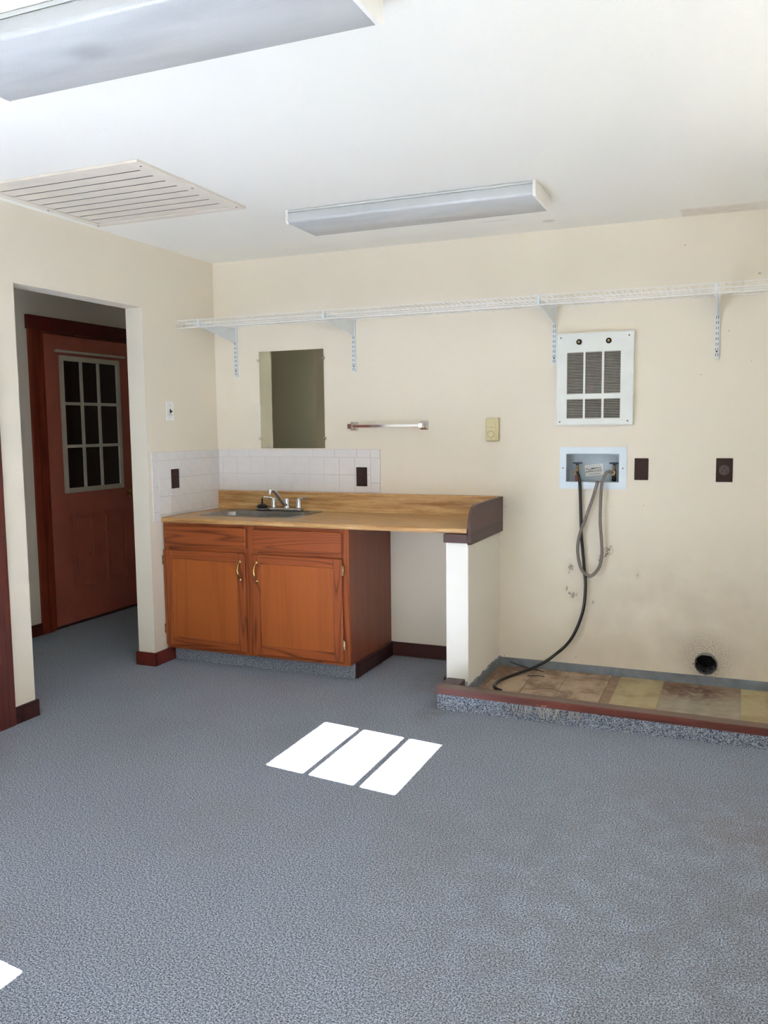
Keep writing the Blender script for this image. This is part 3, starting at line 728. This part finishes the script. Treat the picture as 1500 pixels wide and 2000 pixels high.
for (x, z) in ((2.235, 1.857), (2.594, 1.856), (2.232, 1.405), (2.592, 1.407)): build('screw', MB().lathe((x, -.030, z), (0, -1, 0), [(.0045, 0), (.0035, .002), (0, .0022)], 10), M_SCREW, ht)

# outlets and switches
def plate(name, cx, cz, w, h, wall, label, cat, mt):
    if wall == 'y': o = thing(name, (cx, -.004, cz), label, cat)
    else: o = thing(name, (.004, cx, cz), label, cat)
    return o
def P(wall, cx, u0, u1, d0, d1, z0, z1, bev=0.0):
    """a box on a wall: u across, d out of the wall"""
    return MB().box(cx+u0, cx+u1, -d1, -d0, z0, z1, bev) if wall == 'y' else MB().box(d0, d1, cx+u0, cx+u1, z0, z1, bev)
def duplex(cx, cz, d, label, w=.070, h=.115):
    o = thing('outlet', (cx, -d, cz-h/2), label, 'outlet')
    build('cover_plate', P('y', cx, -w/2, w/2, d, d+.006, cz-h/2, cz+h/2, .002), M_BROWN, o)
    for dz in (.020, -.020):
        r = build('receptacle', MB().prism([(cx+.017*math.cos(a)*1.0, cz+dz+max(-.0125, min(.0125, .017*math.sin(a)))) for a in [2*math.pi*i/24 for i in range(24)]], 1, -d-.0061, -d-.009), M_BROWN, o)
        s = MB(); s.box(cx-.0075, cx-.005, -d-.0097, -d-.0091, cz+dz-.002, cz+dz+.007); s.box(cx+.005, cx+.0075, -d-.0097, -d-.0091, cz+dz-.002, cz+dz+.007); s.box(cx-.003, cx+.003, -d-.0097, -d-.0091, cz+dz-.010, cz+dz-.004)
        build('slot', s, M_BROWND, r)
    build('screw', MB().lathe((cx, -d-.006, cz), (0, -1, 0), [(.003, 0), (.002, .0015), (0, .0016)], 8), M_BROWND, o)
duplex(1.031, 1.089, .008, 'dark brown double outlet set in the white tile behind the sink')
duplex(2.665, 1.149, .0005, 'dark brown double outlet just right of the washer supply box', .071, .116)
o = thing('outlet', (3.077, -.0005, 1.086), 'dark brown round dryer outlet, the rightmost plate on the back wall', 'outlet')
build('cover_plate', P('y', 3.077, -.040, .040, .0005, .0065, 1.086, 1.209, .002), M_BROWN, o)
rc = build('receptacle', MB().lathe((3.077, -.0066, 1.147), (0, -1, 0), [(.027, 0), (.027, .003), (.024, .0045), (.022, .002), (0, .002)], 28), M_BROWNL, o, True)
for (dx, dz, rot) in ((0, .012, 0), (-.011, -.006, .6), (.011, -.006, -.6)):
    build('slot', MB().box(3.077+dx-.0022, 3.077+dx+.0022, -.0101, -.0092, 1.147+dz-.006, 1.147+dz+.006, rot=('Y', rot)), M_BROWND, rc)
sw = thing('light_switch', (.0005, -.500, 1.440), 'white light switch with a dark toggle on the left wall', 'switch')
build('cover_plate', P('x', -.500, -.036, .036, .0005, .006, 1.440, 1.553, .002), M_SWITCH, sw)
build('toggle_slot', P('x', -.500, -.006, .006, .0062, .0072, 1.484, 1.509), M_DARK, sw)
build('toggle', MB().box(.0072, .019, -.504, -.496, 1.491, 1.500, .001, rot=('Y', .5)), M_BLACK, sw)
for z in (1.530, 1.463): build('screw', MB().lathe((.006, -.500, z), (1, 0, 0), [(.003, 0), (.002, .0015), (0, .0016)], 8), M_SCREW, sw)
build('label_strip', P('x', -.500, -.016, .016, .0062, .0066, 1.474, 1.477), M_SCREW, sw)
sw = thing('light_switch', (.008, -.482, 1.035), 'dark brown switch plate set in the white tile on the left', 'switch')
build('cover_plate', P('x', -.482, -.036, .036, .008, .014, 1.035, 1.151, .002), M_BROWN, sw)
build('toggle', MB().box(.0142, .026, -.486, -.478, 1.084, 1.094, .001, rot=('Y', .5)), M_BROWN, sw)
for z in (1.124, 1.063): build('screw', MB().lathe((.014, -.482, z), (1, 0, 0), [(.003, 0), (.002, .0015), (0, .0016)], 8), M_BROWND, sw)

# washer supply box
lb = thing('washer_supply_box', (2.41, 0, 1.04), 'pale blue recessed washer supply box with two valves and a sticker', 'supply box')
fg = MB()
for (a, b, c, d) in ((2.230, 2.264, 1.038, 1.267), (2.550, 2.589, 1.038, 1.267), (2.264, 2.550, 1.038, 1.075), (2.264, 2.550, 1.231, 1.267)): fg.box(a, b, -.005, -.0004, c, d)
build('flange', fg, M_BOXPL, lb)
sh = MB(); x0, x1, z0, z1, D = 2.2635, 2.5505, 1.0745, 1.2315, .085
sh.box(x0, x0+.003, -.004, D, z0, z1); sh.box(x1-.003, x1, -.004, D, z0, z1); sh.box(x0+.003, x1-.003, -.004, D, z0, z0+.003); sh.box(x0+.003, x1-.003, -.004, D, z1-.003, z1); sh.box(x0, x1, D, D+.003, z0, z1)
build('recess', sh, M_BOXIN, lb)
for x in (2.247, 2.569): build('screw', MB().lathe((x, -.005, 1.152), (0, -1, 0), [(.0035, 0), (.003, .0015), (0, .002)], 10), M_BLACK, lb)
for x, mp, lab in ((2.318, M_COPPER, 'copper'), (2.517, M_DARK, 'dark')):
    v = MB(); v.lathe((x, .045, 1.110), (0, 0, 1), [(.011, 0), (.012, .006), (.012, .026), (.009, .030), (.008, .042), (.010, .044), (.010, .050), (.005, .052), (.004, .066), (0, .066)], 16)
    v.lathe((x, .045, 1.128), (0, -1, 0), [(.010, 0), (.010, .014), (.012, .015), (.012, .030), (0, .030)], 16)
    vo = build('valve', v, M_BRASSD, lb, True)
    build('pipe', MB().lathe((x, .045, 1.077), (0, 0, 1), [(.011, 0), (.011, .034)], 16), mp, vo, True)
    hh = MB(); hh.box(x-.026, x+.026, .037, .053, 1.174, 1.182, .003); hh.lathe((x, .045, 1.166), (0, 0, 1), [(.008, 0), (.010, .008), (0, .016)], 12)
    build('handle', hh, M_BLUEH, vo, label='dark blue valve handle')
stk = MB().box(-.050, .050, -.0005, .0005, -.031, .031)
so = build('sticker', stk, M_PAPER, lb); so.location = Vector((2.405, .083, 1.138))-ORG[lb]; ORG[so] = Vector((2.405, .083, 1.138))
so.rotation_euler = (0, math.radians(-7), 0)
def lettering(txt, size, x, z, parent, bold=0.0):
    cu = bpy.data.curves.new('lettering', 'FONT'); cu.body = txt; cu.size = size; cu.align_x = 'CENTER'; cu.align_y = 'CENTER'; cu.offset = bold; cu.space_character = 1.12; cu.extrude = .0002
    t = bpy.data.objects.new('tmp_text', cu); COL.objects.link(t); bpy.context.view_layer.update()
    me = bpy.data.meshes.new_from_object(t.evaluated_get(bpy.context.evaluated_depsgraph_get())); bpy.data.objects.remove(t)
    o_ = bpy.data.objects.new('lettering', me); COL.objects.link(o_); me.materials.clear(); me.materials.append(M_INK)
    o_.parent = parent; o_.rotation_euler = (math.pi/2, 0, 0); o_.location = (x, -.0009, z); return o_
lettering('PLUMBING', .0165, -.003, .0085, so, .00025); lettering('APPROVED', .0165, -.003, -.0065, so, .00025)
ln = MB()
for (z, w) in ((.0235, .036), (-.0200, .034), (-.0240, .028)): ln.box(-w, w, -.0008, -.0006, z-.0006, z+.0006)
lo = build('print_line', ln, M_INK, so); lo.location = (0, -.0009, 0)

def hose(name, pts, r, mt, label, rings=()):
    c = Vector(pts[0]); o = thing(name, tuple(c), label, 'hose')
    build('hose_line', MB().tube(smoothpath(pts, 10), r, 12), mt, o, True)
    for (p, d, rr_, L) in rings:
        build('coupling', MB().lathe(p, d, [(rr_, 0), (rr_*1.05, L*.2), (rr_*1.05, L*.8), (rr_, L)], 14), M_BRASSD, o, True)
hose('black_supply_hose', [(2.318, .012, 1.128), (2.330, -.008, 1.122), (2.343, -.022, 1.075), (2.349, -.024, .98), (2.353, -.022, .85), (2.358, -.022, .76), (2.373, -.022, .605), (2.382, -.026, .49), (2.368, -.034, .35), (2.308, -.045, .20),
      (2.213, -.055, .098), (2.135, -.09, .045), (2.07, -.14, .022), (2.005, -.27, .0165), (1.975, -.38, .0165), (1.988, -.47, .0165), (2.035, -.515, .0165)], .0085, M_HOSEB,
     'black rubber hose hanging from the supply box down to the bay floor', [((2.318, .014, 1.128), (.1, -1, -.1), .0125, .016)])
hose('grey_supply_hose', [(2.517, .012, 1.128), (2.512, -.012, 1.130), (2.500, -.035, 1.136), (2.483, -.045, 1.122), (2.468, -.050, 1.075), (2.462, -.050, 1.00), (2.460, -.046, .87), (2.468, -.042, .76), (2.470, -.042, .68), (2.455, -.044, .61), (2.412, -.050, .565),
      (2.364, -.052, .60), (2.342, -.052, .70), (2.352, -.052, .79), (2.385, -.052, .89), (2.422, -.052, 1.0), (2.444, -.052, 1.085)], .0085, M_HOSEG,
     'grey hose looped below the washer supply box, one end loose', [((2.517, .014, 1.128), (0, -1, 0), .0125, .016)])

# dryer duct
dd = thing('dryer_duct', (duct_c[0], 0, duct_c[2]), 'open round dryer duct in the sooty wall near the floor', 'duct')
rg = MB(); n = 36; rr = random.Random(5)
def ringp(r, y, jit=0): return [(duct_c[0]+r*math.cos(2*math.pi*k/n), y-(rr.uniform(0, jit) if jit else 0), duct_c[2]+r*math.sin(2*math.pi*k/n)) for k in range(n)]
LJ = [rr.uniform(0, .014) for _ in range(n)]
def lipring(r): return [(duct_c[0]+r*math.cos(2*math.pi*k/n), -.014-.020*max(0, math.sin(2*math.pi*k/n+.25))-LJ[k], duct_c[2]+r*math.sin(2*math.pi*k/n)) for k in range(n)]
rg.loft([ringp(.0565, .13), ringp(.0565, -.004), lipring(.0572), lipring(.0540), ringp(.0535, .0), ringp(.0535, .13)])
build('pipe', rg, M_DUCT, dd, True)
build('back_plug', MB().lathe((duct_c[0], .118, duct_c[2]), (0, 1, 0), [(.054, 0), (.054, .008)], 28), M_DARK, dd)
lint = MB()
for k in range(14):
    a = math.pi+rr.uniform(.3, math.pi-.3); r_ = .053
    p = Vector((duct_c[0]+r_*math.cos(a), rr.uniform(-.006, .05), duct_c[2]+r_*math.sin(a)))
    lint.tube([p, p+Vector((rr.uniform(-.012, .012), -.006, rr.uniform(.003, .014))), p+Vector((rr.uniform(-.02, .02), -.010, rr.uniform(.0, .012)))], .0022, 5)
tag(build('lint', lint, M_DARK, dd), kind='stuff')

# scraps of wire on the bay floor
ws = thing('wire_scrap', (2.06, -.06, .01), 'thin dark scrap of wire lying by the black hose', 'wire')
build('strand', MB().tube(smoothpath([(1.955, -.012, .030), (2.02, -.035, .020), (2.10, -.06, .014), (2.165, -.078, .0105)], 5), .0024, 6), M_BLACK, ws)
build('strand', MB().tube(smoothpath([(2.10, -.19, .0105), (2.15, -.185, .016), (2.195, -.175, .013)], 5), .0022, 6), M_BLACK, ws)
build('bare_end', MB().tube([(2.193, -.176, .013), (2.197, -.178, .020)], .0035, 6), M_PAPER, ws)

# ------------------------------------------------------------------ wire shelf
shf = thing('wire_shelf', (2.0, -.2, 2.03), 'long white ventilated wire shelf across the back wall', 'shelf')
SXA, SXB, ZD, ZL, YF = .004, XR-.004, 2.033, 1.992, -.406
for (y, z, r, nm) in ((YF, ZD+.003, .0026, 'top_rail'), (YF, ZL, .0036, 'lip_rail'), (YF, (ZD+ZL)/2, .0017, 'mid_rail'), (-.010, ZD-.002, .0030, 'rear_rail'), (-.205, ZD-.003, .0026, 'support_rail'), (-.31, ZD-.003, .0020, 'support_rail'), (-.105, ZD-.003, .0020, 'support_rail')):
    build(nm, MB().tube([(SXA, y, z), (SXB, y, z)], r, 8), M_SHELF, shf, True)
cw = MB(); k = 0
while SXA+.012+k*.0285 < SXB:
    x = SXA+.012+k*.0285; k += 1
    cw.tube([(x, -.008, ZD), (x, YF+.003, ZD), (x, YF-.0005, ZD-.003), (x, YF-.002, ZL)], .0015, 5)
tag(build('cross_wires', cw, M_SHELF, shf), kind='stuff')

def bracket(x, label):
    o = thing('shelf_bracket', (x, 0, 1.716), label, 'bracket', 'brackets under the wire shelf')
    st = MB(); z0, z1 = 1.716, 2.05
    st.box(x-.0115, x-.0095, -.014, -.0005, z0, z1); st.box(x+.0095, x+.0115, -.014, -.0005, z0, z1); st.box(x-.0095, x+.0095, -.014, -.0115, z0, z1)
    build('standard', st, M_BRACK, o)
    sl = MB(); z = z0+.012; i = 0
    while z < 1.93:
        for dx in (-.0048, .0048): sl.box(x+dx-.0012, x+dx+.0012, -.0146, -.0141, z, z+.016)
        z += .0268
    tag(build('slots', sl, M_DARK, o), kind='stuff')
    build('screw', MB().lathe((x, -.0141, z0+.036), (0, -1, 0), [(.0042, 0), (.003, .0012), (0, .0014)], 10), M_DARK, o)
    arm = MB()
    pr = [(-.0145, 1.928), (-.0145, 2.022), (YF+.012, 2.022), (YF+.004, 2.012), (YF+.006, 1.998), (-.36, 1.990)]
    arm.prism(pr, 0, x-.0030, x+.0030); build('arm', arm, M_BRACK, o)
    lip = MB(); lip.box(x-.007, x+.007, YF-.0095, YF-.0055, ZL-.004, ZD+.006, .001, 1); build('lip_clip', lip, M_BRACK, o)
bracket(.162, 'white shelf bracket left of the mirror, nearest the room corner')
bracket(.990, 'white shelf bracket between the mirror and the towel bar')
bracket(2.195, 'white shelf bracket beside the top left of the wall heater')
bracket(3.025, 'white shelf bracket above the round dryer outlet, farthest right')

# ------------------------------------------------------------------ ceiling lights
def ceiling_light(yf, yb_, label):
    x0, x1 = 1.082, 2.306; zb_ = 2.377
    o = thing('ceiling_light', ((x0+x1)/2, (yf+yb_)/2, H), label, 'ceiling light')
    hs = MB(); hs.box(x0+.013, x1-.013, yf+.012, yb_-.012, 2.428, 2.4395); build('housing', hs, M_FIXW, o)
    pr = [(yf+.010, 2.4265), (yf+.004, 2.4255), (yf, zb_+.016), (yf+.003, zb_+.006), (yf+.012, zb_), (yb_-.012, zb_), (yb_-.003, zb_+.006), (yb_, zb_+.016), (yb_-.004, 2.4255), (yb_-.010, 2.4265)]
    build('lens', MB().prism(pr, 0, x0+.013, x1-.013), M_LENS, o, True, label='grey prismatic wrap-around lens')
    for (a, b) in ((x0, x0+.0125), (x1-.0125, x1)):
        build('end_cap', MB().prism([(yf-.002, 2.4395), (yf-.003, zb_+.010), (yf+.010, zb_-.002), (yb_-.010, zb_-.002), (yb_+.003, zb_+.010), (yb_+.002, 2.4395)], 0, a, b), M_FIXW, o)
    for (a, b) in ((yf-.001, yf+.004), (yb_-.004, yb_+.001)):
        build('side_rail', MB().box(x0+.0125, x1-.0125, a, b, 2.4275, 2.4375, .001, 1), M_FIXG, o)
ceiling_light(-.982, -.668, 'unlit four foot fluorescent ceiling light nearer the back wall')
ceiling_light(-3.012, -2.684, 'unlit fluorescent ceiling light overhead at the top left, nearest the camera')

# return air grille
gr = thing('return_air_grille', (.51, -1.53, H), 'off-white louvred return air grille on the ceiling by the left wall', 'air grille')
GX0, GX1, GY0, GY1 = .072, .950, -1.925, -1.128
build('backing', MB().box(GX0+.02, GX1-.02, GY0+.02, GY1-.02, 2.4375, 2.4395), M_DARK, gr)
f = MB()
for (a, b, c, d) in ((GX0, GX1, GY0, GY0+.022), (GX0, GX1, GY1-.045, GY1), (GX0, GX0+.045, GY0+.022, GY1-.045), (GX1-.062, GX1, GY0+.022, GY1-.045)): f.box(a, b, c, d, 2.428, 2.4395, .0015, 1)
build('frame', f, M_GRILLE, gr)
ns = 9; w = (GY1-.045-(GY0+.022))/ns
for i in range(ns):
    y = GY0+.022+w*(i+.5)
    build('slat', MB().box(GX0+.046, GX1-.063, y-w/2+.0035, y+w/2-.001, 2.4305, 2.4330, .0005, 1, rot=('X', math.radians(2.2))), M_GRILLE, gr)
for (x, y) in ((GX1-.022, GY0+.05), (GX1-.022, -1.53), (GX1-.022, GY1-.05), (GX0+.018, GY0+.05), (GX0+.018, -1.50), (GX0+.018, GY1-.03)):
    build('screw', MB().lathe((x, y, 2.428), (0, 0, -1), [(.005, 0), (.004, .002), (0, .0022)], 10), M_SCREW, gr)
